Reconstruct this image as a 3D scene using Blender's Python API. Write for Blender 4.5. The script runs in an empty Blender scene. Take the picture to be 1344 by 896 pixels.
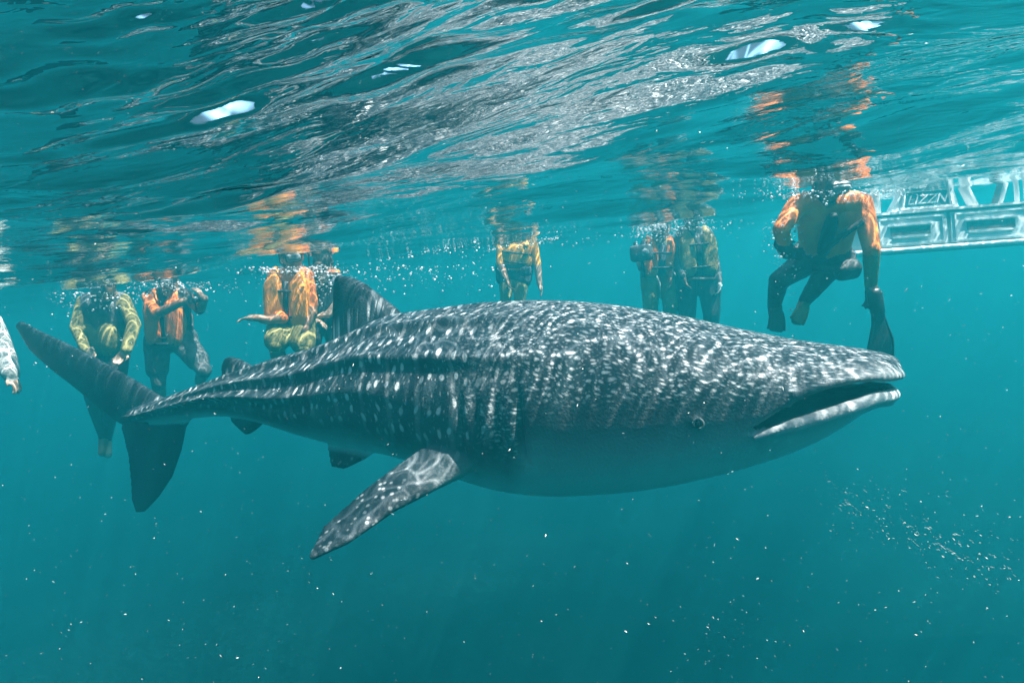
import bpy, bmesh, math, random
import numpy as np
from mathutils import Vector, Matrix, noise as mnoise

random.seed(7)
rng = np.random.default_rng(11)
R = math.radians
sc = bpy.context.scene
C = sc.collection

# ------------------------------------------------------------------ camera
CAM = Vector((0.0, 0.0, -0.27))          # mean water level is z = 0
FPX, CX, CY = 876.0, 672.0, 448.0
PITCH, ROLL = R(6.4), R(7.0)
FW = Vector((0, math.cos(PITCH), -math.sin(PITCH)))
UP0 = Vector((0, math.sin(PITCH), math.cos(PITCH)))
RT0 = Vector((1, 0, 0))
RT = RT0 * math.cos(ROLL) - UP0 * math.sin(ROLL)
UP = UP0 * math.cos(ROLL) + RT0 * math.sin(ROLL)
cam = bpy.data.cameras.new('camera')
cam_ob = bpy.data.objects.new('camera', cam)
C.objects.link(cam_ob)
cam.sensor_width = 36.0
cam.lens = 36.0 * FPX / 1344.0
cam.clip_start = 0.02
cam.clip_end = 2000.0
cam_ob.matrix_world = Matrix.Translation(CAM) @ Matrix((RT, UP, -FW)).transposed().to_4x4()
sc.camera = cam_ob

# ------------------------------------------------------------------ light
SUN_EL, SUN_AZ = R(63), R(110)            # azimuth from +Y (away from camera) towards +X
sun_dir = Vector((math.sin(SUN_AZ) * math.cos(SUN_EL), math.cos(SUN_AZ) * math.cos(SUN_EL), math.sin(SUN_EL)))
world = bpy.data.worlds.new('World')
sc.world = world
world.use_nodes = True
wn = world.node_tree
sky = wn.nodes.new('ShaderNodeTexSky')
sky.sky_type = 'NISHITA'
sky.sun_disc = False
sky.sun_elevation = SUN_EL
sky.sun_rotation = SUN_AZ
bg = wn.nodes['Background']
bg.inputs['Strength'].default_value = 0.12
wn.links.new(sky.outputs[0], bg.inputs[0])
sun = bpy.data.lights.new('sun', 'SUN')
sun.energy = 5.0
sun.angle = R(0.5)
sun.color = (1.0, 0.96, 0.9)
sun_ob = bpy.data.objects.new('sun', sun)
C.objects.link(sun_ob)
sun_ob.rotation_euler = sun_dir.to_track_quat('Z', 'Y').to_euler()

sc.view_settings.view_transform = 'Standard'
sc.view_settings.look = 'None'
sc.view_settings.exposure = 1.42
sc.view_settings.gamma = 1.0
sc.cycles.use_denoising = True
sc.cycles.max_bounces = 8
sc.cycles.diffuse_bounces = 2
sc.cycles.glossy_bounces = 3
sc.cycles.volume_bounces = 1
sc.cycles.transparent_max_bounces = 8
sc.cycles.caustics_reflective = False
sc.cycles.sample_clamp_indirect = 4.0

# ------------------------------------------------------------------ helpers
def ray(x, y):
    return FW * FPX + RT * (x - CX) - UP * (y - CY)
def at(x, y, Y):
    """world point seen at photo pixel (x, y) at world distance Y"""
    d = ray(x, y)
    return CAM + d * (Y / d.y)
def link(o, parent=None):
    C.objects.link(o)
    if parent: o.parent = parent
    return o
def tag(o, label=None, cat=None, group=None, kind=None):
    if label: o['label'] = label
    if cat: o['category'] = cat
    if group: o['group'] = group
    if kind: o['kind'] = kind
    return o
def empty(name, loc):
    o = bpy.data.objects.new(name, None)
    o.location = loc
    return link(o)
def mesh_obj(name, verts, faces, mat=None, parent=None, smooth=True):
    me = bpy.data.meshes.new(name)
    me.from_pydata([tuple(v) for v in verts], [], faces)
    if smooth: me.shade_smooth()
    if mat:
        for m in (mat if isinstance(mat, (list, tuple)) else [mat]): me.materials.append(m)
    o = bpy.data.objects.new(name, me)
    link(o)
    if parent:
        o.parent = parent
        o.matrix_parent_inverse = Matrix.Translation(-parent.location) if parent.type == 'EMPTY' else Matrix()
    return o

class MB:
    def __init__(s): s.v, s.f = [], []
    def add(s, v, f):
        n = len(s.v); s.v += [Vector(p) for p in v]; s.f += [[i + n for i in q] for q in f]
    def loft(s, rings, cap=True):
        m = len(rings[0]); v = [p for r_ in rings for p in r_]; f = []
        for i in range(len(rings) - 1):
            for j in range(m):
                a, b = i * m + j, i * m + (j + 1) % m
                f.append([a, b, b + m, a + m])
        if cap:
            f.append(list(range(m))[::-1]); f.append([(len(rings) - 1) * m + j for j in range(m)])
        s.add(v, f)
    def capsule(s, a, b, ra, rb, seg=12):
        a, b = Vector(a), Vector(b); d = b - a
        if d.length < 1e-6: d = Vector((0, 0, 1e-4)); b = a + d
        q = d.normalized().to_track_quat('Z', 'Y'); rings = []
        def ring(c, r_): return [c + q @ Vector((r_ * math.cos(2 * math.pi * k / seg), r_ * math.sin(2 * math.pi * k / seg), 0)) for k in range(seg)]
        n = q @ Vector((0, 0, 1))
        for t in (-.985, -.8, -.5, -.2): rings.append(ring(a + n * ra * t, ra * math.sqrt(1 - t * t)))
        for t in (.2, .5, .8, .985): rings.append(ring(b + n * rb * t, rb * math.sqrt(1 - t * t)))
        s.loft(rings)
    def ellipsoid(s, c, rx, ry, rz, q=None, e=1.0, nu=20, nv=12):
        c = Vector(c); rings = []
        def sp(x): return math.copysign(abs(x) ** e, x)
        for i in range(nv + 1):
            ph = -math.pi / 2 + math.pi * (i + .02) / (nv + .04)
            rg = []
            for k in range(nu):
                th = 2 * math.pi * k / nu
                p = Vector((rx * sp(math.cos(ph)) * sp(math.cos(th)), ry * sp(math.cos(ph)) * sp(math.sin(th)), rz * sp(math.sin(ph))))
                rg.append(c + (q @ p if q else p))
            rings.append(rg)
        s.loft(rings)
    def box(s, c, x, y, z, q=None):
        c = Vector(c); v = []
        for dx, dy, dz in ((-1,-1,-1),(1,-1,-1),(1,1,-1),(-1,1,-1),(-1,-1,1),(1,-1,1),(1,1,1),(-1,1,1)):
            p = Vector((dx * x / 2, dy * y / 2, dz * z / 2)); v.append(c + (q @ p if q else p))
        s.add(v, [[3,2,1,0],[4,5,6,7],[0,1,5,4],[1,2,6,5],[2,3,7,6],[3,0,4,7]])
    def tube(s, pts, rad, seg=8):
        pts = [Vector(p) for p in pts]; n = len(pts); rings = []; 
        ref = Vector((0.123, 0.31, 0.94)).normalized()
        for i, p in enumerate(pts):
            t = (pts[min(i + 1, n - 1)] - pts[max(i - 1, 0)]).normalized()
            u = t.cross(ref).normalized(); w = t.cross(u)
            r_ = rad[i] if isinstance(rad, (list, tuple)) else rad
            rings.append([p + (u * math.cos(2 * math.pi * k / seg) + w * math.sin(2 * math.pi * k / seg)) * r_ for k in range(seg)])
        s.loft(rings)
    def build(s, name, mat=None, parent=None, smooth=True):
        return mesh_obj(name, s.v, s.f, mat, parent, smooth)
    def remesh(s, vox, it=4, fac=.5):
        """join all shells into one continuous surface; returns a mesh"""
        me = bpy.data.meshes.new('tmp'); me.from_pydata([tuple(p) for p in s.v], [], s.f)
        o = bpy.data.objects.new('tmp', me); C.objects.link(o)
        m = o.modifiers.new('r', 'REMESH'); m.mode = 'VOXEL'; m.voxel_size = vox
        if it:
            k = o.modifiers.new('s', 'SMOOTH'); k.factor = fac; k.iterations = it
        dg = bpy.context.evaluated_depsgraph_get()
        res = bpy.data.meshes.new_from_object(o.evaluated_get(dg))
        bpy.data.objects.remove(o)
        res.shade_smooth()
        return res

# ---- materials
def new_mat(name):
    m = bpy.data.materials.new(name); m.use_nodes = True
    nt = m.node_tree; nt.nodes.clear()
    out = nt.nodes.new('ShaderNodeOutputMaterial')
    return m, nt, out
class NG:
    """small node-graph helper"""
    def __init__(s, nt): s.nt = nt
    def n(s, t, **kw):
        nd = s.nt.nodes.new('ShaderNode' + t)
        for k, v in kw.items(): setattr(nd, k, v)
        return nd
    def set(s, sock, v):
        if hasattr(v, 'is_output'): s.nt.links.new(v, sock)
        elif v is not None: sock.default_value = v
    def math(s, op, a, b=None, c=None, clamp=False):
        nd = s.n('Math', operation=op, use_clamp=clamp)
        for i, v in enumerate((a, b, c)):
            if v is not None: s.set(nd.inputs[i], v)
        return nd.outputs[0]
    def noise(s, vec, scale, detail=3, rough=.55, dist=0.0):
        nd = s.n('TexNoise'); s.set(nd.inputs['Vector'], vec)
        nd.inputs['Scale'].default_value = scale; nd.inputs['Detail'].default_value = detail
        nd.inputs['Roughness'].default_value = rough; nd.inputs['Distortion'].default_value = dist
        return nd.outputs['Fac']
    def vor(s, vec, scale, feature='F1', rnd=1.0, dims='3D', out='Distance'):
        nd = s.n('TexVoronoi', feature=feature, voronoi_dimensions=dims); s.set(nd.inputs['Vector'], vec)
        nd.inputs['Scale'].default_value = scale; nd.inputs['Randomness'].default_value = rnd
        return nd.outputs[out]
    def mapr(s, v, a, b, c=0.0, d=1.0, smooth=False):
        nd = s.n('MapRange'); nd.interpolation_type = 'SMOOTHSTEP' if smooth else 'LINEAR'
        s.set(nd.inputs[0], v)
        for i, x in enumerate((a, b, c, d)): s.set(nd.inputs[i + 1], x)
        return nd.outputs[0]
    def mix(s, fac, a, b, blend='MIX'):
        nd = s.n('Mix', data_type='RGBA', blend_type=blend)
        s.set(nd.inputs[0], fac); s.set(nd.inputs[6], a); s.set(nd.inputs[7], b)
        return nd.outputs[2]
    def mapping(s, vec, scale=(1,1,1), rot=(0,0,0), loc=(0,0,0)):
        nd = s.n('Mapping'); s.set(nd.inputs[0], vec)
        nd.inputs['Scale'].default_value = scale; nd.inputs['Rotation'].default_value = rot; nd.inputs['Location'].default_value = loc
        return nd.outputs[0]
    def bump(s, h, strength, dist, normal=None):
        nd = s.n('Bump'); nd.inputs['Strength'].default_value = strength; nd.inputs['Distance'].default_value = dist
        s.set(nd.inputs['Height'], h)
        if normal: s.set(nd.inputs['Normal'], normal)
        return nd.outputs[0]
def rgb(r, g, b): return (r, g, b, 1.0)

def cloth_mat(name, col, col2=None, rough=.75, scale=14.0, bump=.4):
    m, nt, out = new_mat(name); g = NG(nt)
    p = g.n('BsdfPrincipled'); tc = g.n('TexCoord').outputs['Object']
    col2 = col2 or tuple(c * .75 for c in col)
    n1 = g.noise(tc, scale, 5, .6)
    g.set(p.inputs['Base Color'], g.mix(g.mapr(n1, .35, .68, 0, 1, True), rgb(*col2), rgb(*col)))
    p.inputs['Roughness'].default_value = rough
    w = g.noise(g.mapping(tc, (1, 1, .45)), scale * 1.3, 4, .6, .8)
    g.set(p.inputs['Normal'], g.bump(w, bump, .03))
    nt.links.new(p.outputs[0], out.inputs[0])
    return m

# ------------------------------------------------------------------ water body
# the sea itself as even scattering air/water round everything
HZ = (-110.0, 110.0, -60.0, 130.0, -7.6, 1.1)
v = [(x, y, z) for z in HZ[4:] for y in HZ[2:4] for x in HZ[0:2]]
haze = mesh_obj('haze', v, [[0,2,3,1],[4,5,7,6],[0,1,5,4],[1,3,7,5],[3,2,6,7],[2,0,4,6]], smooth=False)
m, nt, out = new_mat('sea_haze')
pv = nt.nodes.new('ShaderNodeVolumePrincipled')
pv.inputs['Color'].default_value = (0.020, 0.54, 0.625, 1)
pv.inputs['Density'].default_value = 0.10
pv.inputs['Density Attribute'].default_value = ''
pv.inputs['Anisotropy'].default_value = 0.55
pv.inputs['Absorption Color'].default_value = (0, 0, 0, 1)
nt.links.new(pv.outputs[0], out.inputs['Volume'])
haze.data.materials.append(m)
tag(haze, kind='stuff', label='teal sea water haze that fades everything far', cat='haze')

# ---- surface: swell and chop as real geometry, ripples as fine relief
def up_at(px_, py_):
    d = ray(px_, py_); p_ = CAM + d * ((.02 - CAM.z) / d.z); return p_.x, p_.y
FLASH = [up_at(x_, y_) + (r_, k_) for x_, y_, r_, k_ in ((300, 103, .055, 1.0), (428, 22, .040, 1.1), (455, 40, .03, 1.0), (530, 126, .075, 1.0), (1195, 42, .050, 1.1), (320, 132, .06, .8), (268, 140, .05, .9), (60, 85, .05, .9), (258, 228, .10, .9), (398, 75, .035, 1.0), (178, 80, .03, .9), (640, 18, .05, 1.0), (700, 30, .05, .9), (150, 20, .03, .9), (980, 22, .05, .8), (870, 95, .07, .8), (90, 160, .06, .8), (1000, 130, .09, .8), (760, 60, .05, .9), (1130, 105, .06, .9))]
def wave_h(x, y):
    """height of the sea surface (numpy arrays)"""
    h = 0.030 * np.sin(0.9 * x + 1.5 * y + 1.2) + 0.022 * np.sin(-1.3 * x + 2.3 * y + 0.4)
    h += 0.012 * np.sin(2.2 * x + 4.1 * y + 2.0 + 0.7 * np.sin(0.8 * x)) + 0.010 * np.sin(-2.6 * x + 5.3 * y + 0.3 + .8 * np.sin(1.1 * y + x))
    h += 0.0065 * np.sin(4.1 * x + 8.3 * y + 1.0 + 1.1 * np.sin(1.7 * x - y)) + 0.0055 * np.sin(-3.0 * x + 11.0 * y + .8 * np.sin(2.9 * x))
    # a bigger swell passing over: surface rises away from us on one side, falls on the other
    ys = np.maximum(y, 0); u = np.clip((x / (ys + .3) + .55) / 1.0, 0, 1); u = u * u * (3 - 2 * u)
    h += (.205 * u - .045) * ys * np.exp(-(ys / 1.5) ** 2 * .5) * np.exp(-(x / 3.5) ** 2)
    near = np.exp(-(np.maximum(np.hypot(x, y) - 3, 0) / 6.0))
    patch = .35 + .65 * (.5 + .5 * np.sin(1.9 * x + .8 * np.sin(2.3 * y)) * np.sin(2.6 * y + 1.1 * x + .5))
    h += near * patch * (0.0026 * np.sin(9.0 * x + 19.0 * y + 1.9 * np.sin(3.1 * x + y)) + 0.0024 * np.sin(-7.0 * x + 24.0 * y + 1.7 * np.sin(4 * x - 2 * y)))
    h += near * patch * (0.0008 * np.sin(21.0 * x + 38.0 * y + 2.0 * np.sin(5.1 * x + 3 * y)) + 0.0007 * np.sin(-15.0 * x + 47.0 * y + 2.1 * np.sin(6 * x - 4 * y)))
    h -= .12 * np.exp(-((x - 1.62) ** 2 + (y - 3.5) ** 2) / .55)          # trough by the leaning diver
    # short steep wavelets close overhead: the sky flashes through their near faces
    for cx_, cy_, r_, k_ in FLASH:
        dx, dy = x - cx_, y - cy_
        h = h - k_ * r_ * .16 * np.sin(3.4 * dy / r_ + .9 * np.sin(2.1 * dx / r_)) * np.exp(-(dx / (2.0 * r_)) ** 2 - (dy / (1.0 * r_)) ** 2)
    return h
def graded(lo, hi, fine0, fine1, d, grow):
    xs = list(np.arange(fine0, fine1, d)); s = d; x = xs[-1]
    while x < hi: s *= grow; x += s; xs.append(min(x, hi))
    s = d; x = fine0; left = []
    while x > lo: s *= grow; x -= s; left.append(max(x, lo))
    return np.array(left[::-1] + xs)
gx = graded(HZ[0] + 1, HZ[1] - 1, -1.3, 1.3, 0.0095, 1.02)
gy = graded(HZ[2] + 1, HZ[3] - 1, 0.2, 2.0, 0.0095, 1.02)
X, Y = np.meshgrid(gx, gy)
Z = wave_h(X, Y)
nx, ny = len(gx), len(gy)
idx = np.arange(nx * ny).reshape(ny, nx)
quads = np.stack([idx[:-1, :-1], idx[:-1, 1:], idx[1:, 1:], idx[1:, :-1]], -1).reshape(-1, 4)
me = bpy.data.meshes.new('water')
me.from_pydata(np.stack([X, Y, Z], -1).reshape(-1, 3), [], quads)
me.shade_smooth()
water = link(bpy.data.objects.new('water', me))
tag(water, kind='structure')
m, nt, out = new_mat('sea_surface'); g = NG(nt)
pos = g.n('TexCoord').outputs['Object']
rip = g.noise(g.mapping(pos, (1.0, 2.0, 1), (0, 0, .12)), 5.5, 2, .5, .9)
rip2 = g.noise(g.mapping(pos, (1.0, 2.2, 1), (0, 0, -.25)), 19.0, 2, .5, .5)
gust = g.mapr(g.noise(g.mapping(pos, (1.0, 1.5, 1)), 1.3, 2, .5), .42, .70, .35, 1.7, True)
nrm = g.bump(g.math('MULTIPLY', g.math('ADD', rip, g.math('MULTIPLY', rip2, .18)), gust), 1.0, .0095)
fr = g.n('Fresnel'); fr.inputs['IOR'].default_value = 1.33; g.set(fr.inputs['Normal'], nrm)
gl = g.n('BsdfGlossy'); gl.inputs['Roughness'].default_value = 0.0; gl.inputs['Color'].default_value = rgb(.97, .98, .98); g.set(gl.inputs['Normal'], nrm)
# voronoi net painted into the transparent colour, imitating sunlight focused by ripples
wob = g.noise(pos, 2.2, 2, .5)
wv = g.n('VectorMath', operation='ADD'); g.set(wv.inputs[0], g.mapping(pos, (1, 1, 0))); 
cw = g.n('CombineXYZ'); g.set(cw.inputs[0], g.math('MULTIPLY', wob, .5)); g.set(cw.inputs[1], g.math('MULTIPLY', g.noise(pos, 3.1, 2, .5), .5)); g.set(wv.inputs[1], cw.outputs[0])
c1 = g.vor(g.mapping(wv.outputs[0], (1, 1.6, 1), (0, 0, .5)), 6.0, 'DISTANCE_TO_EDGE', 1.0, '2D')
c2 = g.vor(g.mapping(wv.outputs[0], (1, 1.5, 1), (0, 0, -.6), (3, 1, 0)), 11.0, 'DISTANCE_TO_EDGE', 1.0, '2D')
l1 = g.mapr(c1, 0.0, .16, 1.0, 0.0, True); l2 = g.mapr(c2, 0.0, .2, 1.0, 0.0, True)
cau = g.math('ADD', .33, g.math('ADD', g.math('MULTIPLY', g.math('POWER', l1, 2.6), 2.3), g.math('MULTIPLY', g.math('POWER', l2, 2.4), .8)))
c3 = g.vor(g.mapping(wv.outputs[0], (2.4, .65, 1), (0, 0, .25), (5, 2, 0)), 8.5, 'DISTANCE_TO_EDGE', 1.0, '2D')  # long streaks added to the painted caustic light
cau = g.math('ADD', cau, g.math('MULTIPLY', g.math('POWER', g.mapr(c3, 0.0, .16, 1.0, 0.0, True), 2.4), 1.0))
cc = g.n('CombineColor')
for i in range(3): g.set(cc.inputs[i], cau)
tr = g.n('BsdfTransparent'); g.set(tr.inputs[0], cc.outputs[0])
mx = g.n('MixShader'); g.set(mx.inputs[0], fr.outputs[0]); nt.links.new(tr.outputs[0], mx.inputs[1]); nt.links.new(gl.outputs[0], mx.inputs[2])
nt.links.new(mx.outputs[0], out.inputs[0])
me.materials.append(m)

# ---- sea floor, far below and lost in the water
fx = np.linspace(HZ[0] + 1, HZ[1] - 1, 60); fy = np.linspace(HZ[2] + 1, HZ[3] - 1, 60)
X2, Y2 = np.meshgrid(fx, fy)
Z2 = -6.0 + .4 * np.sin(.31 * X2) * np.cos(.27 * Y2) + .2 * np.sin(.9 * X2 + .5 * Y2)
idx = np.arange(3600).reshape(60, 60)
q2 = np.stack([idx[:-1, :-1], idx[:-1, 1:], idx[1:, 1:], idx[1:, :-1]], -1).reshape(-1, 4)
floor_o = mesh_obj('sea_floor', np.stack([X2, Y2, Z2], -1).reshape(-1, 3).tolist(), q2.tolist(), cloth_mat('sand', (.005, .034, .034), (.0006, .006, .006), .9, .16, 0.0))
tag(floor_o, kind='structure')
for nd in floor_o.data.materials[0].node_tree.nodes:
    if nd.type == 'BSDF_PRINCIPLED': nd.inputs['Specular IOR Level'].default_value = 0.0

# ------------------------------------------------------------------ whale shark
PHI = R(26.5)
AX = Vector((-math.cos(PHI), math.sin(PHI), 0))      # nose -> tail
SIDE = Vector((-math.sin(PHI), -math.cos(PHI), 0))   # towards the camera side
NOSE = at(1181, 500, 2.42)
BANK = R(9.0)                                        # rolled a little, near flank up
ORG = Vector((NOSE.x, NOSE.y, -.85))
SD = SIDE * math.cos(BANK) + Vector((0, 0, 1)) * math.sin(BANK)
UPS = Vector((0, 0, 1)) * math.cos(BANK) - SIDE * math.sin(BANK)
def on_mid(x, y, off=0.0):
    """photo pixel -> (t, z) on the shark's own middle plane (offset sideways by off)"""
    d = ray(x, y); o = ORG + SD * off
    k = (o - CAM).dot(SD) / d.dot(SD)
    p = CAM + d * k
    return (p - o).dot(AX), (p - o).dot(UPS) - .85
def sp(t, off, z): return ORG + AX * t + SD * off + UPS * (z + .85)
top_px = [(1178,467),(1150,460),(1100,453),(1050,447),(1000,437),(950,427),(900,415),(850,406),(800,399),(750,395),(700,394),(650,397),(600,404),(560,409),(525,415),(480,437),(430,456),(380,469),(330,485),(290,500),(250,513),(200,530),(170,528)]
bot_px = [(1155,530),(1125,546),(1100,562),(1050,586),(1000,604),(950,618),(900,630),(850,638),(800,643),(740,646),(690,642),(650,632),(600,614),(550,598),(500,588),(470,583),(420,570),(380,557),(330,546),(290,545),(250,549),(215,553),(175,552)]
tops = np.array([on_mid(*p) for p in top_px]); bots = np.array([on_mid(*p) for p in bot_px])
TL = float(on_mid(196, 535)[0])                                            # nose to end of the body loft
wid_t = [0.0, .03, .08, .15, .25, .35, .6, .9, 1.2, 1.6, 2.0, 2.4, 2.9, 3.4, 3.9, 4.4, 4.8, 5.5]
wid_w = [.17, .29, .36, .405, .44, .46, .49, .515, .53, .52, .49, .44, .36, .28, .21, .155, .12, .07]
def smooth_tab(ts, vs):
    ts, vs = np.array(ts, float), np.array(vs, float)
    tt = np.linspace(0, TL, 400); vv = np.interp(tt, ts, vs)
    k = np.ones(15) / 15; pad = np.pad(vv, 7, mode='edge'); return tt, np.convolve(pad, k, 'valid')
o = np.argsort(tops[:, 0]); TT, TZ = smooth_tab(tops[o, 0], tops[o, 1])
o = np.argsort(bots[:, 0]); BT, BZ = smooth_tab(bots[o, 0], bots[o, 1])
def top_z(t): return np.interp(t, TT, TZ)
def bot_z(t): return np.interp(t, BT, BZ)
def mid_z(t): return bot_z(t) + (top_z(t) - bot_z(t)) * np.interp(t, [0, .5, 1.2, 2.5, 3.6, 4.4, 5.5], [.60, .50, .46, .46, .44, .36, .38])
def half_w(t): return np.interp(t, wid_t, wid_w)
TG = float(on_mid(683, 585, .52)[0])                # foremost gill slit
RIDGES = [(0.30, .010), (0.68, .020), (1.14, .020), (1.52, .024)]
def body_pt(t, th):
    """th: 0 at the back, +pi/2 the camera-side flank, pi the belly"""
    zt, zb, zm, w = top_z(t), bot_z(t), mid_z(t), half_w(t)
    if t < .30:                                   # blunt snout closing
        k = math.sqrt(max(0.0, 1 - ((.30 - t) / .30) ** 2.6)) * .72 + .28
        k2 = math.sqrt(max(0.0, 1 - (max(.07 - t, 0) / .07) ** 2)) * .35 + .65
        zt = zm + (zt - zm) * k2; zb = zm + (zb - zm) * k
    if t < MC_T:                                  # keep flesh above and below the mouth
        zu, zl = mouth_line(t); q_ = min(1, (MC_T - t) / .1)
        zm = zm + ((zu + zl) / 2 - zm) * q_
        zt = max(zt, zu + float(np.interp(t, [0, .03, .08, .16], [.045, .062, .062, .05])) * q_); zb = min(zb, zl - .062 * q_)
    c, s = math.cos(th), math.sin(th)
    e = np.interp(t, [0, .5, 1.5, 3.5, 5], [.80, .82, .9, .95, .95])
    cc = math.copysign(abs(c) ** e, c); ss = math.copysign(abs(s) ** e, s)
    off = w * ss
    z = zm + (zt - zm) * cc if c >= 0 else zm + (zm - zb) * cc
    # longitudinal ridges on back and flank
    a = abs(th)
    amp = np.interp(t, [0, 1.0, 1.7, 3.0, 3.9, 5.5], [0, 0, 1, 1, .25, .2])
    for ra, rh in RIDGES:
        ra2 = ra
        bumpv = rh * amp * (math.exp(-((a - ra2) / .07) ** 2) - .55 * math.exp(-((a - ra2 - .16) / .11) ** 2))
        if ra > 1.4: bumpv *= np.interp(t, [1.7, 2.6, 3.6, 4.2], [.0, .6, 3.0, 6.0])
        off += bumpv * math.sin(th); z += bumpv * math.cos(th)
    # gill slits
    if TG - .1 < t < TG + .5:
        for gt in (TG, TG + .10, TG + .19, TG + .27):
            m_ = (1.0 if gt == TG else .6) * math.exp(-((t - gt) / .016) ** 2) * math.exp(-((a - 1.72) / .33) ** 4)
            off -= math.copysign(.034 * m_, th)
    return off, z
# mouth: a wide slit round the blunt front, from corner to corner
MC_T = 0.47
def proj(p):
    d = p - CAM; w = d.dot(FW)
    return CX + FPX * d.dot(RT) / w, CY - FPX * d.dot(UP) / w
up_px = [(975,573),(1000,553),(1030,531),(1060,515),(1095,504),(1130,498),(1152,496),(1168,498),(1200,500)]
lo_px = [(975,575),(1000,567),(1030,558),(1060,550),(1100,538),(1140,526),(1158,519),(1176,514),(1200,512)]
MT = np.linspace(0, MC_T, 24); MU, ML = [], []
for t in MT:
    for tab, dst in ((up_px, MU), (lo_px, ML)):
        z = -.45
        for _ in range(8):
            x, y = proj(sp(t, float(half_w(t)) * .98, z)); z -= (np.interp(x, [q[0] for q in tab], [q[1] for q in tab]) - y) * 2.4 / FPX
        dst.append(z)
MU, ML = np.array(MU), np.array(ML)
i0 = int(np.argmin(np.abs(MT - .07))); MU[:i0] = MU[i0]; ML[:i0] = ML[i0]
ML = np.minimum(ML, MU - .002)
def mouth_line(t):
    """height of upper lip edge, lower lip edge (absolute z) at axial place t"""
    return float(np.interp(t, MT, MU)), float(np.interp(t, MT, ML))
print('MOUTH', [(round(t, 2), round(u, 3), round(l, 3)) for t, u, l in zip(MT, MU, ML)][::4])
print('PROF', [(t, round(float(top_z(t)), 3), round(float(mid_z(t)), 3), round(float(bot_z(t)), 3)) for t in (0, .1, .3, .5, 1, 2, 3, 4, 5)], TL)

mb = MB()
ts = [0.0, .002, .006] + list(np.arange(.012, .5, .010)) + list(np.arange(.5, 2.0, .012)) + list(np.arange(2.0, TL, .02)) + [TL]
NTH = 380
rings = []; flag_p, flag_v = [], []
for t in ts:
    rg = []
    for k in range(NTH):
        th = -math.pi + 2 * math.pi * (k + .5) / NTH
        off, z = body_pt(t, th)
        tt = t
        if t < MC_T + .02:
            zu, zl = mouth_line(t)
            if z < zl: tt += .028 * max(0.0, 1 - t / .14)
            if zl - .004 < z < zu + .004 and zu > zl:
                e_ = min(max((z - zl) / .012, 0), 1) * min(max((zu - z) / .012, 0), 1)
                dep = (.22 * e_) * min(1, max(0, (MC_T - t)) / .06 + .15)
                tt += dep; off -= math.copysign(min(abs(off) * .9, dep * .55), off)
        rg.append(sp(tt, off, z))
        if t < .8: flag_p.append(rg[-1]); flag_v.append(tt - t > .03)
    rings.append(rg)
mb.loft(rings)
# rolled lips
for row, rad, dz in ((MU, .016, .004), (ML, .025, -.013)):
    sh = .034 if rad > .02 else .006
    near = [sp(t + sh * (1 - t / MC_T), float(half_w(t)) - .014, z + dz) for t, z in zip(MT, row)][::-1]
    far = [sp(t + sh * (1 - t / MC_T), -float(half_w(t)) + .014, z + dz) for t, z in zip(MT, row)]
    pts = near + far
    n_ = len(pts); rr_ = [rad * min(1, .35 + .65 * min(i, n_ - 1 - i) / 7) for i in range(n_)]
    mb.tube(pts, rr_, 10)
# nasal flaps hanging at the lip
for sg in (1, -1):
    zu, zl = mouth_line(.335); p0 = sp(.335, sg * (float(half_w(.335)) - .006), zu + .01)
    mb.capsule(p0 + UPS * .012, p0 - UPS * .032 + AX * .020, .017, .009)
# eye bulges
for sg in (1, -1):
    et, ez = on_mid(912, 553, .50); mb.ellipsoid(sp(et, sg * (float(half_w(et)) - .012), ez), .024, .024, .022)


def fin(le, te, th, n=28):
    """le/te: lists of world points root->tip; th: thickness list"""
    m_ = len(le); S = np.linspace(0, 1, 26)
    def samp(pts, s):
        pts = np.array([tuple(p) for p in pts]); u = np.linspace(0, 1, len(pts))
        k = np.ones(5) / 5
        return Vector([float(np.interp(s, u, pts[:, i])) for i in range(3)])
    rgs = []
    nrm0 = (Vector(le[0]) - Vector(te[0])).cross(Vector(le[-1]) - Vector(le[0])).normalized()
    for s in S:
        a, b = samp(le, s), samp(te, s); h = float(np.interp(s, np.linspace(0, 1, len(th)), th))
        ch = (b - a)
        rg = []
        for k in range(n):
            ph = 2 * math.pi * k / n
            x = .5 - .5 * math.cos(ph)
            y = math.sqrt(max(x, 0)) * (1 - x) * 2.6 * math.copysign(1, math.sin(ph)) if math.sin(ph) != 0 else 0
            y = y * h * .5 + (.004 * math.sin(ph))
            rg.append(a + ch * x + nrm0 * y)
        rgs.append(rg)
    mb.loft(rgs)
def midp(pts, off=0.0):
    r_ = []
    for p in pts:
        t, z = on_mid(p[0], p[1], off); r_.append(sp(t, off, z))
    return r_
# first dorsal, second dorsal, anal, caudal lobes
fin(midp([(545,430),(520,404),(500,388),(478,371),(460,363),(447,361)]), midp([(420,480),(434,448),(435,420),(436,395),(437,378),(439,366)]), [.13,.11,.09,.07,.05,.03])
fin(midp([(345,492),(330,479),(315,471),(303,468)]), midp([(283,508),(290,493),(290,481),(294,471)]), [.07,.055,.04,.025])
fin(midp([(352,540),(345,556),(336,564),(328,569)]), midp([(298,538),(303,553),(312,562),(322,570)]), [.06,.05,.035,.02])
fin(midp([(262,545),(215,522),(180,500),(135,474),(90,451),(55,435),(28,421)]), midp([(190,560),(155,556),(128,535),(98,510),(68,487),(38,460),(20,428)]), [.10,.085,.07,.055,.045,.035,.02])
fin(midp([(262,532),(244,560),(238,590),(226,625),(208,652),(190,671)]), midp([(185,530),(158,560),(167,595),(171,630),(172,655),(178,672)]), [.10,.08,.065,.05,.04,.02])
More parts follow.
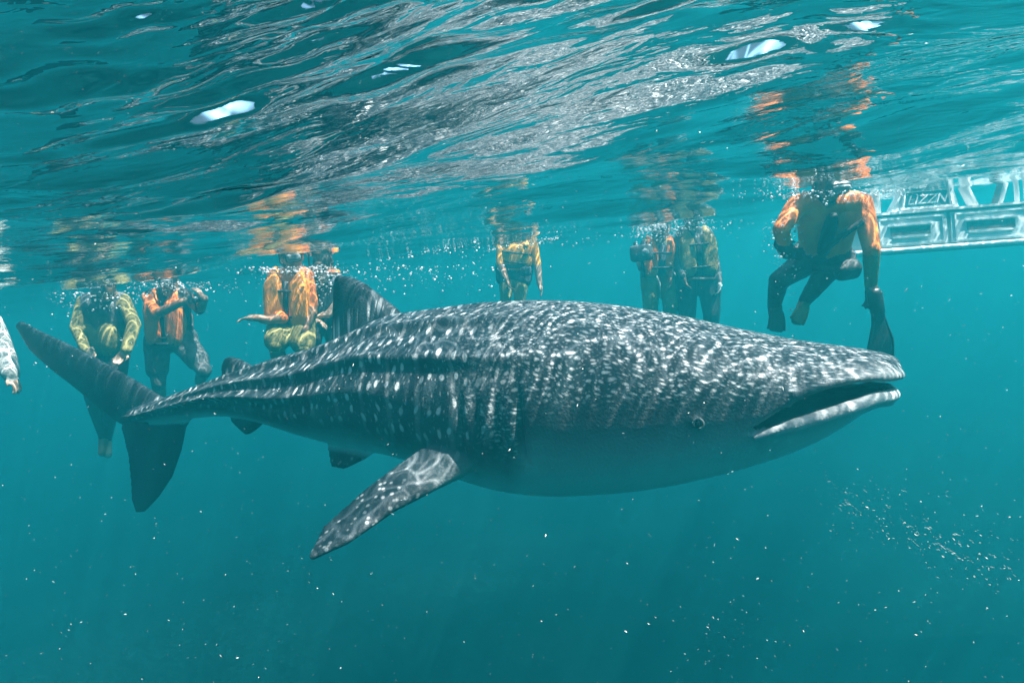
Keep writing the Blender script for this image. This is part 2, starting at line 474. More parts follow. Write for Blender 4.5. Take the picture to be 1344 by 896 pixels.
# pectoral fins: out, back and down from behind the gills
def pect(sgn):
    r1, r2 = (1.42, .36), (1.86, .33)
    if sgn > 0:
        le = [sp(*a) for a in PL]; te = [sp(*a) for a in PT]
    else:
        le = [sp(a[0], -a[1], a[2]) for a in PL]; te = [sp(a[0], -a[1], a[2]) for a in PT]
    fin(le, te, [.15, .12, .08, .06, .045, .025])
    c_ = (le[1] + te[1]) / 2; ch_ = (te[1] - le[1]); sw = (le[2] + te[2] - le[1] - te[1]).normalized()
    qq = Matrix((ch_.normalized(), sw, ch_.normalized().cross(sw).normalized())).transposed().to_quaternion()
    mb.ellipsoid(c_ - sw * .09 , ch_.length * .62, .17, .075, qq)
def tz(x, y, off):
    t, z = on_mid(x, y, off); return (t, off, z)
PL = [tz(672,578,.16), tz(636,612,.40), tz(578,640,.54), tz(518,671,.72), tz(458,713,.88), tz(409,735,.97)]
PT = [tz(622,525,.16), tz(600,560,.40), tz(540,596,.52), tz(478,641,.68), tz(424,690,.82), tz(405,729,.96)]
pect(1); pect(-1)
# pelvic fins
VL = [tz(510,560,.12), tz(502,584,.20), tz(482,600,.26), tz(454,614,.30)]
VT = [tz(425,535,.12), tz(428,562,.20), tz(430,590,.25), tz(434,612,.29)]
for sg in (1, -1):
    fin([sp(a[0], sg * a[1], a[2]) for a in VL], [sp(a[0], sg * a[1], a[2]) for a in VT], [.06, .05, .04, .02])

me = mb.remesh(.0085, 2, .5)
co = np.zeros(len(me.vertices) * 3); me.vertices.foreach_get('co', co); co = co.reshape(-1, 3)
rel = co - np.array(ORG)
tV = rel @ np.array(AX); oV = rel @ np.array(SD); zV = rel @ np.array(UPS) - .85
tc_ = np.clip(tV, 0, TL)
zm = mid_z(tc_); hw = half_w(tc_); ztp, zbt = top_z(tc_), bot_z(tc_)
cz = np.where(zV >= zm, (zV - zm) / np.maximum(ztp - zm, .03), (zV - zm) / np.maximum(zm - zbt, .03))
thV = np.arctan2(oV / np.maximum(hw, .03), cz)
rr = np.hypot(oV / np.maximum(hw, .03), cz)
finm = np.clip((rr - 1.25) / .25, 0, 1)
low_ = (cz < 0) & (tV > 2.1) & (tV < 3.6)
finm[low_] = np.clip((rr[low_] - 1.06) / .10, 0, 1)
finm[tV > TL - .05] = 1
print('TL', TL, tops[:,0])
# girth coordinate in metres so spots keep their size
girth = thV * (0.5 * (hw + .5 * (ztp - zbt)))
def vattr(name, typ, arr):
    a = me.attributes.new(name, typ, 'POINT'); a.data.foreach_set('vector' if typ == 'FLOAT_VECTOR' else 'value', arr.astype(np.float32).ravel())
vattr('skin', 'FLOAT_VECTOR', np.stack([tV, girth, thV], -1))
vattr('fin', 'FLOAT', finm)
# inside of the mouth
from mathutils.kdtree import KDTree
kd = KDTree(len(flag_p))
for i, p_ in enumerate(flag_p): kd.insert(p_, i)
kd.balance()
inside = np.zeros(len(co))
for i in np.nonzero((tV < .75) & (tV > .02))[0]:
    _, j, dd = kd.find(Vector(co[i]))
    inside[i] = 1.0 if flag_v[j] else 0.0
vattr('mouth', 'FLOAT', inside)

m, nt, out = new_mat('whale_shark_skin'); g = NG(nt)
at_ = g.n('Attribute', attribute_name='skin'); sep = g.n('SeparateXYZ'); g.set(sep.inputs[0], at_.outputs['Vector'])
tS, gS, aS = sep.outputs
aabs = g.math('ABSOLUTE', aS)
finA = g.n('Attribute', attribute_name='fin').outputs['Fac']
mouA = g.n('Attribute', attribute_name='mouth').outputs['Fac']
# head: dense small spots; body: bigger spots in rows between pale bars
cv = g.n('CombineXYZ'); g.set(cv.inputs[0], tS); g.set(cv.inputs[1], gS)
uv = cv.outputs[0]
warp = g.n('VectorMath', operation='ADD'); g.set(warp.inputs[0], uv)
wc = g.n('CombineXYZ'); g.set(wc.inputs[0], g.math('MULTIPLY', g.math('SUBTRACT', g.noise(uv, 4.0, 2), .5), .10)); g.set(wc.inputs[1], g.math('MULTIPLY', g.math('SUBTRACT', g.noise(uv, 5.0, 2), .5), .10)); g.set(warp.inputs[1], wc.outputs[0])
uvw = warp.outputs[0]
def spots(scale, sx, sy, r0, r1, rnd, loc=(0, 0, 0)):
    d = g.vor(g.mapping(uvw, (sx, sy, 1), (0, 0, 0), loc), scale, 'F1', rnd, '2D')
    return g.mapr(d, r0, r1, 1.0, 0.0, True)
head_s = g.math('MAXIMUM', spots(38, .52, 1.0, .08, .30, .85), g.math('MULTIPLY', spots(66, .6, 1.0, .06, .28, .9, (2, 1, 0)), .45))
body_s = g.math('MAXIMUM', spots(13.5, 1.15, .62, .10, .215, .45), g.math('MULTIPLY', spots(28, 1.3, .6, .04, .19, .85, (4, 2, 0)), .45))
bars = g.mapr(g.math('SINE', g.math('MULTIPLY', g.math('ADD', tS, g.math('MULTIPLY', g.noise(uv, 2.5, 2), .12)), 38.0)), .80, 1.0, 0, .34, True)
bars = g.math('MULTIPLY', bars, g.mapr(g.noise(uv, 9.0, 3), .35, .6))
hb = g.mapr(g.math('ADD', tS, g.math('MULTIPLY', g.math('SUBTRACT', g.noise(uv, 3.0, 2), .5), .35)), 1.15, 1.75, 0, 1, True)
sm = g.math('ADD', g.math('MULTIPLY', head_s, g.math('SUBTRACT', 1.0, hb)), g.math('MULTIPLY', g.math('MAXIMUM', body_s, bars), hb))
# spots fade out low on the flank, the belly is pale
low = g.mapr(aabs, g.mapr(tS, TG - .01, TG + .03, 1.30, 1.75), g.mapr(tS, TG - .01, TG + .03, 1.62, 2.15), 1.0, 0.0, True)
sm = g.math('MULTIPLY', sm, low)
finspots = g.math('MULTIPLY', g.mapr(g.vor(g.n('TexCoord').outputs['Object'], 32.0, 'F1', .9), .12, .36, 1.0, 0.0, True), .55)
dorsal = g.mapr(aabs, .8, .5, 0, 1)
sm_f = g.math('MULTIPLY', finspots, g.math('MULTIPLY', g.mapr(aabs, 1.0, 1.3), g.mapr(tS, 3.4, 3.0, 0, 1)))
smx = g.math('ADD', g.math('MULTIPLY', sm, g.math('SUBTRACT', 1.0, finA)), g.math('MULTIPLY', sm_f, finA))
mott = g.noise(uv, 6.0, 5, .65)
dark = g.mix(mott, rgb(.014, .026, .034), rgb(.036, .050, .060))
belly = g.math('MULTIPLY', g.mapr(aabs, g.mapr(tS, TG - .03, TG + .10, 1.55, 1.95), g.mapr(tS, TG - .03, TG + .10, 2.5, 2.55), 0, 1, True), g.math('SUBTRACT', 1.0, finA))
dark = g.mix(finA, dark, g.mix(.5, dark, rgb(.006, .010, .013)))
base = g.mix(belly, dark, rgb(.50, .54, .54))
spotc = g.mix(g.noise(uv, 13.0, 3), rgb(.34, .36, .36), rgb(.62, .63, .61))
base = g.mix(g.math('MULTIPLY', smx, g.mapr(g.noise(uv, 7.0, 3), .25, .6, .55, 1.0)), base, spotc)
lipm = g.mapr(tS, .30, .05, 0, .5, True)
base = g.mix(g.math('MULTIPLY', lipm, g.mapr(aabs, .9, 1.4)), base, rgb(.40, .42, .42))
base = g.mix(mouA, base, rgb(.030, .040, .042))
p = g.n('BsdfPrincipled'); g.set(p.inputs['Base Color'], base)
p.inputs['Roughness'].default_value = .55; p.inputs['Specular IOR Level'].default_value = .25
g.set(p.inputs['Normal'], g.bump(g.math('ADD', g.noise(g.n('TexCoord').outputs['Object'], 90.0, 3), g.math('MULTIPLY', mott, .8)), .35, .012))
nt.links.new(p.outputs[0], out.inputs[0])
me.materials.append(m)
me.name = 'whale_shark'
shark = link(bpy.data.objects.new('whale_shark', me))
tag(shark, 'huge dark grey spotted whale shark swimming just under the surface with its mouth open', 'whale shark')

# eyes
eye_m = cloth_mat('shark_eye', (.02, .02, .022), (.01, .01, .01), .15, 60, .05)
ring_m = cloth_mat('eye_rim', (.10, .12, .125), (.05, .06, .065), .5, 60, .1)
for sg in (1, -1):
    et, ez = on_mid(914, 555, .50); c = sp(et - .008, sg * (float(half_w(et)) + .002), ez - .002)
    e = MB(); e.ellipsoid(c, .015, .015, .015); eo = e.build('eye', eye_m, shark)
    e = MB(); pts = [c + AX * (.017 * math.cos(a)) + UPS * (.017 * math.sin(a)) + SD * sg * .010 for a in np.linspace(-.6, 2 * math.pi - 1.6, 26)]
    e.tube(pts, .0045, 6); e.build('eyelid', ring_m, eo)

# ------------------------------------------------------------------ people
def seg_dist(P, a, b):
    a, b = np.array(a), np.array(b); d = b - a; L = max(float(d @ d), 1e-9)
    t = np.clip((P - a) @ d / L, 0, 1)
    return np.linalg.norm(P - (a + t[:, None] * d), axis=1)
M_ORANGE = cloth_mat('orange_nylon', (.82, .21, .015), (.72, .16, .012), .6)
M_YELLOW = cloth_mat('yellow_nylon', (.82, .40, .02), (.72, .31, .018), .6)
M_OLIVE = cloth_mat('olive_cloth', (.27, .23, .075), (.20, .175, .058), .8)
M_BLACK = cloth_mat('black_neoprene', (.022, .024, .027), (.010, .011, .013), .6)
M_NAVY = cloth_mat('dark_blue_cloth', (.03, .045, .07), (.015, .02, .035), .75)
M_GREY = cloth_mat('grey_cloth', (.12, .13, .13), (.06, .065, .07), .8)
M_PALE = cloth_mat('pale_cloth', (.55, .56, .52), (.32, .34, .32), .8)
M_SKIN = cloth_mat('tanned_skin', (.36, .19, .11), (.26, .13, .075), .55, 9, .1)
M_SKIN2 = cloth_mat('pale_skin', (.52, .34, .24), (.40, .25, .17), .55, 9, .1)
M_HAIR = cloth_mat('dark_hair', (.018, .013, .010), (.008, .006, .005), .5, 60, .6)
M_RUBBER = cloth_mat('black_rubber', (.025, .027, .028), (.014, .015, .016), .4, 30, .1)
M_STRAP = cloth_mat('black_webbing', (.018, .018, .02), (.010, .010, .012), .7, 60, .2)
M_PLASTIC = cloth_mat('grey_plastic', (.10, .11, .12), (.06, .065, .07), .35, 40, .1)
def glass_mat(name, tint=(.55, .65, .68)):
    m, nt, out = new_mat(name); g = NG(nt)
    p = g.n('BsdfPrincipled'); p.inputs['Base Color'].default_value = rgb(*tint); p.inputs['Roughness'].default_value = .05
    t = g.n('BsdfTransparent'); t.inputs[0].default_value = rgb(*tint)
    lw = g.n('LayerWeight'); lw.inputs[0].default_value = .35
    mx = g.n('MixShader'); g.set(mx.inputs[0], g.mapr(lw.outputs['Facing'], 0, 1, .25, .9)); nt.links.new(t.outputs[0], mx.inputs[1]); nt.links.new(p.outputs[0], mx.inputs[2])
    nt.links.new(mx.outputs[0], out.inputs[0]); return m
M_LENS = glass_mat('mask_lens')

class Figure:
    def __init__(s, Y, label, vox=.010, group=None):
        s.Y, s.label, s.vox = Y, label, vox
        s.mb = MB(); s.segs = []; s.mats = []; s.group = group
    def P(s, j):
        return at(j[0], j[1], s.Y + (j[2] if len(j) > 2 else 0.0))
    def mi(s, m):
        if m not in s.mats: s.mats.append(m)
        return s.mats.index(m)
    def limb(s, a, b, ra, rb, mat):
        a = a if isinstance(a, Vector) else s.P(a); b = b if isinstance(b, Vector) else s.P(b)
        s.mb.capsule(a, b, ra, rb); s.segs.append((a, b, (ra + rb) / 2, s.mi(mat)))
    def chain(s, js, rs, mats):
        ps = [j if isinstance(j, Vector) else s.P(j) for j in js]
        for i in range(len(ps) - 1):
            # muscle swell: a mid point a little thicker
            m = ps[i].lerp(ps[i + 1], .38); rm = (rs[i] * .6 + rs[i + 1] * .4) * 1.06
            s.limb(ps[i], m, rs[i], rm, mats[i]); s.limb(m, ps[i + 1], rm, rs[i + 1], mats[i])
        return ps
    def torso(s, sl, sr, hl, hr, mat, hipmat, k=1.0):
        sl, sr, hl, hr = [s.P(j) for j in (sl, sr, hl, hr)]
        s.sl, s.sr, s.hl, s.hr = sl, sr, hl, hr
        sm, hm = (sl + sr) / 2, (hl + hr) / 2
        s.up = (sm - hm).normalized(); s.right = (sr - sl).normalized(); s.front = s.up.cross(s.right).normalized()
        if s.front.y > 0 and not getattr(s, 'away', False): s.front = -s.front
        s.sm, s.hm = sm, hm
        w = (sr - sl).length
        s.limb(sl.lerp(sm, .12), sr.lerp(sm, .12), .070, .070, mat)
        for a, b in ((sl, hl), (sr, hr)):
            a2 = a.lerp(sm, .42) - s.up * .07; b2 = b.lerp(hm, .15) + s.up * .02
            md = a2.lerp(b2, .55)
            s.limb(a2, md, .112 * k, .098 * k, mat); s.limb(md, b2 + s.up * .08, .098 * k, .106 * k, mat); s.limb(b2 + s.up * .04, b2, .112 * k, .115 * k, hipmat)
        s.limb(sm - s.up * .12, hm + s.up * .12, .115 * k, .11 * k, mat)
    def head(s, c, look, r=.092, skin=None, hair=None):
        c = s.P(c); look = Vector(look).normalized(); skin = skin or M_SKIN
        q = Matrix((look.cross(Vector((0, 0, 1))).normalized(), look, look.cross(Vector((0, 0, 1))).normalized().cross(look))).transposed().to_quaternion()
        up = q @ Vector((0, 0, 1)); rt = q @ Vector((1, 0, 0))
        s.limb(s.sm + s.up * .02, c - up * .08, .058, .054, skin)
        s.mb.ellipsoid(c, .077, .098, .115, q); s.segs.append((c - up * .02, c + up * .02, .095, s.mi(skin)))
        s.limb(c + look * .06 - up * .075, c + look * .075 - up * .085, .042, .03, skin)          # jaw and chin
        s.limb(c + look * .088 + up * .012, c + look * .112 - up * .022, .010, .016, skin)        # nose
        s.limb(c + look * .09 - up * .052 - rt * .02, c + look * .09 - up * .052 + rt * .02, .011, .011, skin)   # lips
        for sg in (1, -1): s.limb(c + rt * sg * .078 + up * .02, c + rt * sg * .082 - up * .025, .013, .011, skin)
        s.hc, s.hq, s.hup, s.hlook, s.hrt = c, q, up, look, rt
    def hand(s, wrist, direc, palm_n, curl=.5, skin=None, size=1.0, thumb=1):
        wrist = wrist if isinstance(wrist, Vector) else s.P(wrist)
        d = Vector(direc).normalized(); n = Vector(palm_n); n = (n - d * n.dot(d)).normalized(); x = d.cross(n)
        skin = skin or M_SKIN; k = size
        s.limb(wrist, wrist + d * .045 * k, .027 * k, .030 * k, skin)
        for o in (-.022, 0, .022): s.limb(wrist + d * .04 * k + x * o * k, wrist + d * .085 * k + x * o * 1.25 * k, .017 * k, .014 * k, skin)
        for i, o in enumerate((-.033, -.011, .011, .032)):
            L = (.068, .080, .075, .058)[i] * k
            p0 = wrist + d * .088 * k + x * o * k; d1 = (d + n * curl * .7 + x * o * 3).normalized(); p1 = p0 + d1 * L * .5
            d2 = (d + n * curl * 2.0).normalized(); p2 = p1 + d2 * L * .5
            s.limb(p0, p1, .0105 * k, .0095 * k, skin); s.limb(p1, p2, .0095 * k, .0085 * k, skin)
        t0 = wrist + d * .03 * k - x * thumb * .026 * k; t1 = t0 + (d * .6 - x * thumb * .8 + n * .3).normalized() * .045 * k
        s.limb(t0, t1, .014 * k, .012 * k, skin); s.limb(t1, t1 + (d * .9 + n * .5 * curl).normalized() * .032 * k, .0115 * k, .0095 * k, skin)
    def finish(s, cat='person'):
        base = (s.hm.x, s.hm.y, s.hm.z) if hasattr(s, 'hm') else tuple(s.segs[0][0])
        s.root = tag(empty('person', base), s.label, cat, s.group)
        me = s.mb.remesh(s.vox, 3, .5)
        n = len(me.polygons); cen = np.zeros(n * 3); me.polygons.foreach_get('center', cen); cen = cen.reshape(-1, 3)
        best = np.full(n, 1e9); mi = np.zeros(n, int)
        for a, b, r_, k in s.segs:
            d = seg_dist(cen, a, b) - r_; w = d < best; best[w] = d[w]; mi[w] = k
        for m in s.mats: me.materials.append(m)
        me.polygons.foreach_set('material_index', mi)
        me.name = 'body'
        o = link(bpy.data.objects.new('body', me)); o.parent = s.root; o.matrix_parent_inverse = Matrix.Translation(-s.root.location)
        return s.root
    # --- clothing and gear, worn
    def part(s, name, mb, mat, vox=None, it=3):
        if vox:
            me = mb.remesh(vox, it, .5); me.materials.append(mat); me.name = name
            o = link(bpy.data.objects.new(name, me)); o.parent = s.root; o.matrix_parent_inverse = Matrix.Translation(-s.root.location)
            return o
        return mb.build(name, mat, s.root)
    def frame_q(s): return Matrix((s.right, s.front, s.up)).transposed().to_quaternion()
    def vest(s, mat, length=.40, puff=.068, gap=.035, strap_mat=None, sub=0.0):
        up = s.up; rt = s.right; fr = s.front; rt = fr.cross(up) * (1 if fr.cross(up).dot(rt) > 0 else -1)
        q = Matrix((rt, rt.cross(-up) if False else fr, up)).transposed().to_quaternion()
        top = s.sm - up * .02; w = (s.sr - s.sl).length
        c0 = top - up * (length / 2)
        b = MB()
        for sg in (1, -1):
            b.ellipsoid(c0 + rt * sg * (gap / 2 + .085) + fr * .105, .085, puff, length / 2, q, .55)
            b.capsule(top + rt * sg * .10 + fr * .10, top + rt * sg * .11 + up * .055, .042, .04)
            b.capsule(top + rt * sg * .11 + up * .055, top + rt * sg * .10 - fr * .10, .04, .042)
            b.ellipsoid(c0 + rt * sg * .155 - up * .04, .045, .115, length / 2 - .07, q, .6)
        b.ellipsoid(c0 - fr * .095, .165, puff * .9, length / 2, q, .55)
        # quilting grooves come from separate foam blocks pressed together
        v_ = s.part('life_vest', b, mat, .011, 2)
        for dz in (.10, length - .09):
            cc = top - up * dz; sb = MB()
            sb.tube([cc + rt * (.205 * math.cos(a)) + fr * (.165 * math.sin(a)) for a in np.linspace(0, 2 * math.pi, 36)], .011, 6)
            sb.build('strap', strap_mat or M_STRAP, v_).matrix_parent_inverse = Matrix()
        zz = MB(); zz.box(top - up * (length * .5) + fr * (.115 + puff * .35), gap * 1.25, .012, length * .9, q)
        zz.build('zip_panel', strap_mat or M_STRAP, v_).matrix_parent_inverse = Matrix()
        return v_
    def belt(s, mat, dz=.07, r=.02, rx=.175, ry=.14):
        b = MB(); c = s.hm + s.up * dz; fr, rt = s.front, s.right
        b.tube([c + rt * (rx * math.cos(a)) + fr * (ry * math.sin(a)) for a in np.linspace(0, 2 * math.pi, 36)], r, 8)
        return s.part('belt', b, mat)
    def shorts(s, knees, mat, frac=.62, r=.108):
        b = MB()
        for h, k in zip((s.hl, s.hr), knees):
            k = k if isinstance(k, Vector) else s.P(k); h2 = h.lerp(s.hm, .12); m = h.lerp(k, frac)
            b.capsule(h2 + s.up * .06, h2, r + .016, r + .022); b.capsule(h2, m, r + .018, r * .98)
        b.capsule(s.hl.lerp(s.hm, .3) + s.up * .05, s.hr.lerp(s.hm, .3) + s.up * .05, r + .01, r + .01)
        return s.part('shorts', b, mat, .012)
    def mask(s, snork=True):
        c, q, up, fw, rt = s.hc, s.hq, s.hup, s.hlook, s.hrt
        b = MB(); b.ellipsoid(c + fw * .098 + up * .018, .067, .030, .040, q, .5)
        fo = s.part('dive_mask', b, M_RUBBER)
        l = MB(); l.ellipsoid(c + fw * .116 + up * .02, .056, .02, .030, q, .5); l.build('lens', M_LENS, fo).matrix_parent_inverse = Matrix()
        t = MB(); t.tube([c + up * .02 + rt * (.088 * math.cos(a)) + fw * (.104 * math.sin(a)) for a in np.linspace(math.pi * .98, math.pi * 2.02, 20)], .012, 6)
        t.build('strap', M_STRAP, fo).matrix_parent_inverse = Matrix()
        if snork:
            t = MB(); t.tube([c + fw * .12 - up * .06, c + fw * .12 - up * .06 + rt * .06, c + fw * .06 - up * .02 + rt * .10, c + up * .12 + rt * .105, c + up * .26 - fw * .02 + rt * .10], .011, 8)
            s.part('snorkel', t, M_RUBBER)
    def hair(s):
        b = MB(); c, q, up, fw = s.hc, s.hq, s.hup, s.hlook
        b.ellipsoid(c + up * .022 - fw * .014, .085, .100, .108, q)
        for i in range(46):
            a = random.uniform(0, 2 * math.pi); e = random.uniform(.1, 1.4)
            d = q @ Vector((.085 * math.cos(a) * math.cos(e), -.02 - .085 * abs(math.sin(a)) * math.cos(e), .108 * math.sin(e)))
            b.capsule(c + up * .02 + d * .95, c + up * .02 + d * 1.10 + Vector((random.uniform(-.02, .02), random.uniform(-.02, .02), random.uniform(-.01, .03))), .011, .004, 6)
        return s.part('hair', b, M_HAIR)

def flipper(name, heel, tip, wide_dir, w0, w1, mat, parent=None, pocket=True):
    """rubber swim fin: foot pocket, side rails and a flaring blade"""
    heel, tip, wd = Vector(heel), Vector(tip), Vector(wide_dir).normalized()
    d = tip - heel; L = d.length; dn = d.normalized(); wd = (wd - dn * wd.dot(dn)).normalized(); nn = dn.cross(wd)
    rings = []
    for u in np.linspace(0, 1, 22):
        w = float(np.interp(u, [0, .12, .3, .42, .7, .93, 1], [w0 * .7, w0, w0 * .9, w0 * 1.1, w1 * .92, w1, w1 * .7]))
        th = float(np.interp(u, [0, .1, .3, .42, 1], [.03, .042, .035, .012, .006]))
        c = heel + dn * L * u + nn * (.03 * math.sin(u * 2.6))
        rings.append([c + wd * (w * .5 * math.copysign(abs(math.cos(a)) ** .6, math.cos(a))) + nn * (th * math.sin(a)) for a in np.linspace(0, 2 * math.pi, 20, endpoint=False)])
    b = MB(); b.loft(rings)
    for sg in (1, -1):
        b.tube([heel + dn * L * u + nn * (.03 * math.sin(u * 2.6)) + wd * sg * float(np.interp(u, [.3, .42, .7, .95], [w0 * .42, w0 * .52, w1 * .44, w1 * .48])) for u in np.linspace(.3, .95, 14)], .010, 6)
    return b.build(name, mat, parent)

# --- the diver leaning over the shark's snout
f = Figure(3.9, 'diver in orange long-sleeved top and black trousers bending over the shark snout', .009)
f.torso((1054,268,-.12), (1124,266,-.12), (1066,338,.16), (1096,338,.16), M_ORANGE, M_BLACK, .88)
f.head((1087,237,-.20), (.05, -.75, -.62))
f.chain([(1047,268,-.12), (1025,301,-.20), (1031,326,-.10)], [.060, .046, .036], [M_ORANGE, M_ORANGE])
f.hand((1031,325,-.10), f.P((1048,338,.0)) - f.P((1031,325,-.10)), (.2, -.6, .3), .6, M_BLACK)
f.chain([(1131,267,-.12), (1144,326,-.20), (1143,374,-.12)], [.060, .048, .034], [M_ORANGE, M_OLIVE])
f.hand((1143,372,-.12), (0.02, 0, -1), (-.8, -.5, 0), 1.1, M_BLACK)
legL = f.chain([(1064,340,.16), (1022,368,.02), (1016,402,.30)], [.086, .058, .042], [M_BLACK, M_BLACK])
legR = f.chain([(1094,342,.16), (1072,374,.20), (1057,394,.42)], [.086, .058, .042], [M_BLACK, M_BLACK])
f.chain([legR[2], (1045,420,.36)], [.040, .032], [M_OLIVE])
f.chain([legL[2], (1016,420,.24)], [.040, .030], [M_BLACK])
f.finish()
f.belt(M_STRAP, .03, .022, .165, .135)
f.mask(); f.hair()
b = MB(); q = f.frame_q()
# harness strap, and a panel: black shirt with the head's shadow painted in
pts = [f.sm + f.right * x + f.front * .135 - f.up * z for x, z in ((.14, .02), (.06, .10), (-.02, .19), (-.08, .27))]
b.tube(pts, .018, 8); f.part('harness_strap', b, M_STRAP)
b = MB(); b.ellipsoid(f.sm - f.up * .15 + f.front * .105 - f.right * .035, .036, .03, .16, q, .6); f.part('shirt_shadow_panel', b, M_STRAP)
b = MB(); b.ellipsoid(f.hm + f.right * .10 + f.front * .12 + f.up * .01, .075, .05, .055, q, .5); f.part('waist_pouch', b, M_BLACK)
b = MB(); b.capsule(f.P((1027,320,-.12)), f.P((1034,330,-.10)), .048, .046); f.part('cuff', b, M_STRAP)
flipper('swim_fin', f.P((1017,398,.28)), f.P((1017,436,.20)), (1, .1, 0), .075, .10, M_RUBBER, f.root)
flipper('swim_fin', f.P((1058,393,.42)), f.P((1043,425,.32)), (1, .3, .2), .06, .085, M_OLIVE, f.root)
fl = flipper('swim_fin', f.P((1146,378,-.17)), f.P((1152,478,-.08)), (1, .25, .08), .075, .185, M_RUBBER)
tag(fl, 'single black rubber swim fin held blade down in the hand of the leaning diver', 'swim fin')

# --- yellow vest, arm stretched out, by the tall dorsal fin
f = Figure(5.6, 'person in bright amber vest and olive shorts stretching one arm out beside the dorsal fin')
f.torso((362,362,0), (400,360,0), (370,422,.02), (396,422,.02), M_ORANGE, M_OLIVE)
f.head((384,338,-.02), (.3, -.8, -.2))
f.chain([(360,364,0), (354,402,-.06), (372,418,-.16)], [.062, .050, .040], [M_ORANGE, M_ORANGE])
f.chain([(372,418,-.16), (350,420,-.18), (336,417,-.20)], [.042, .038, .030], [M_SKIN, M_SKIN])
f.hand((337,417,-.20), (-1, -.1, .1), (0, 0, -1), .4, M_SKIN2)
f.chain([(402,362,0), (410,400,-.05), (404,424,-.12)], [.062, .050, .036], [M_ORANGE, M_SKIN])
f.hand((404,424,-.12), (-.3, -.2, -1), (-1, 0, 0), .5)
f.chain([(370,424,.02), (362,452,-.20), (372,500,.10)], [.10, .068, .045], [M_OLIVE, M_SKIN])
f.chain([(396,424,.02), (398,456,-.16), (402,505,.12)], [.10, .068, .045], [M_OLIVE, M_SKIN])
f.finish()
f.vest(cloth_mat('amber_nylon', (.84, .30, .015), (.76, .24, .012), .6), .40); f.belt(M_STRAP, .03); f.shorts([(362,452,-.20), (398,456,-.16)], M_OLIVE, .8); f.hair(); f.mask()
f = Figure(6.0, 'person in dark shirt with orange collar half hidden behind the dorsal fin')
f.torso((408,366,0), (442,366,0), (410,424,0), (438,424,0), M_NAVY, M_BLACK)
f.head((424,350,-.06), (-.2, -.9, -.3), skin=M_SKIN2)
f.chain([(406,368,0), (402,398,-.1), (414,420,-.2)], [.06, .048, .036], [M_NAVY, M_NAVY])
f.hand((413,420,-.2), (.5, -.3, -.2), (0, -.5, -1), .5, M_SKIN2)
f.chain([(444,368,0), (446,396,-.08), (432,412,-.2)], [.06, .048, .036], [M_NAVY, M_SKIN2])
f.hand((432,412,-.2), (-1, -.2, 0), (0, 0, -1), .5, M_SKIN2)
f.chain([(411,424,0), (410,462,-.1), (416,505,.1)], [.10, .068, .045], [M_BLACK, M_BLACK])
f.chain([(438,424,0), (440,462,-.1), (440,505,.1)], [.10, .068, .045], [M_BLACK, M_BLACK])
f.finish()
b = MB(); b.tube([f.sm + f.right * (.12 * math.cos(a)) + f.front * (.11 * math.sin(a)) + f.up * .06 for a in np.linspace(0, 2 * math.pi, 24)], .024, 8); f.part('collar', b, M_ORANGE)
f.mask(); f.hair()

# --- orange vest behind the tail, lifting a camera
f = Figure(6.7, 'person in plump orange vest behind the tail lifting a small camera to the face')
f.torso((196,388,0), (244,386,0), (204,456,.02), (246,452,.02), M_BLACK, M_BLACK)
f.head((222,372,-.06), (.3, -.9, -.1))
f.chain([(194,390,0), (206,412,-.25), (240,396,-.34)], [.062, .050, .036], [M_ORANGE, M_SKIN])
f.hand((240,396,-.34), (1, -.1, .2), (0, -1, .2), .8, M_SKIN2)
f.chain([(246,388,0), (262,406,-.20), (268,392,-.34)], [.062, .052, .038], [M_BLACK, M_SKIN2])
f.hand((267,394,-.34), (-.2, -.2, 1), (-1, 0, 0), .8, M_SKIN2)
f.chain([(206,456,.02), (208,502,-.05), (212,540,.15)], [.105, .070, .045], [M_GREY, M_SKIN])
f.chain([(246,454,.02), (268,486,-.22), (262,500,.20)], [.105, .072, .05], [M_GREY, M_SKIN])
f.finish()
f.vest(M_ORANGE, .48, .075, .03); f.belt(M_STRAP, .045, .018, .20, .17); f.shorts([(208,502,-.05), (268,486,-.22)], M_GREY, .62, .112); f.hair(); f.mask()
def action_camera(c, q, label, s_=1.0):
    r_ = tag(empty('camera_housing', c), label, 'camera')
    b = MB(); b.ellipsoid(c, .062 * s_, .036 * s_, .045 * s_, q, .35); b.build('case', M_PLASTIC, r_)
    n = q @ Vector((0, -1, 0)); u = q @ Vector((0, 0, 1)); x = q @ Vector((1, 0, 0))
    b = MB(); b.capsule(c + n * .03 * s_ + x * .02 * s_, c + n * .05 * s_ + x * .02 * s_, .022 * s_, .020 * s_); b.build('lens', M_LENS, r_)
    b = MB(); b.tube([c - u * .04 * s_, c - u * .07 * s_, c - u * .13 * s_], .011 * s_, 8); b.build('grip', M_RUBBER, r_)
    b = MB(); b.capsule(c + u * .045 * s_ - x * .03 * s_, c + u * .055 * s_ - x * .03 * s_, .010 * s_, .010 * s_); b.build('button', M_RUBBER, r_)
    return r_
from mathutils import Quaternion
action_camera(at(255, 392, 6.34), Quaternion((0, 0, 1), .3), 'small grey camera held up by the orange-vested person behind the tail', .9)

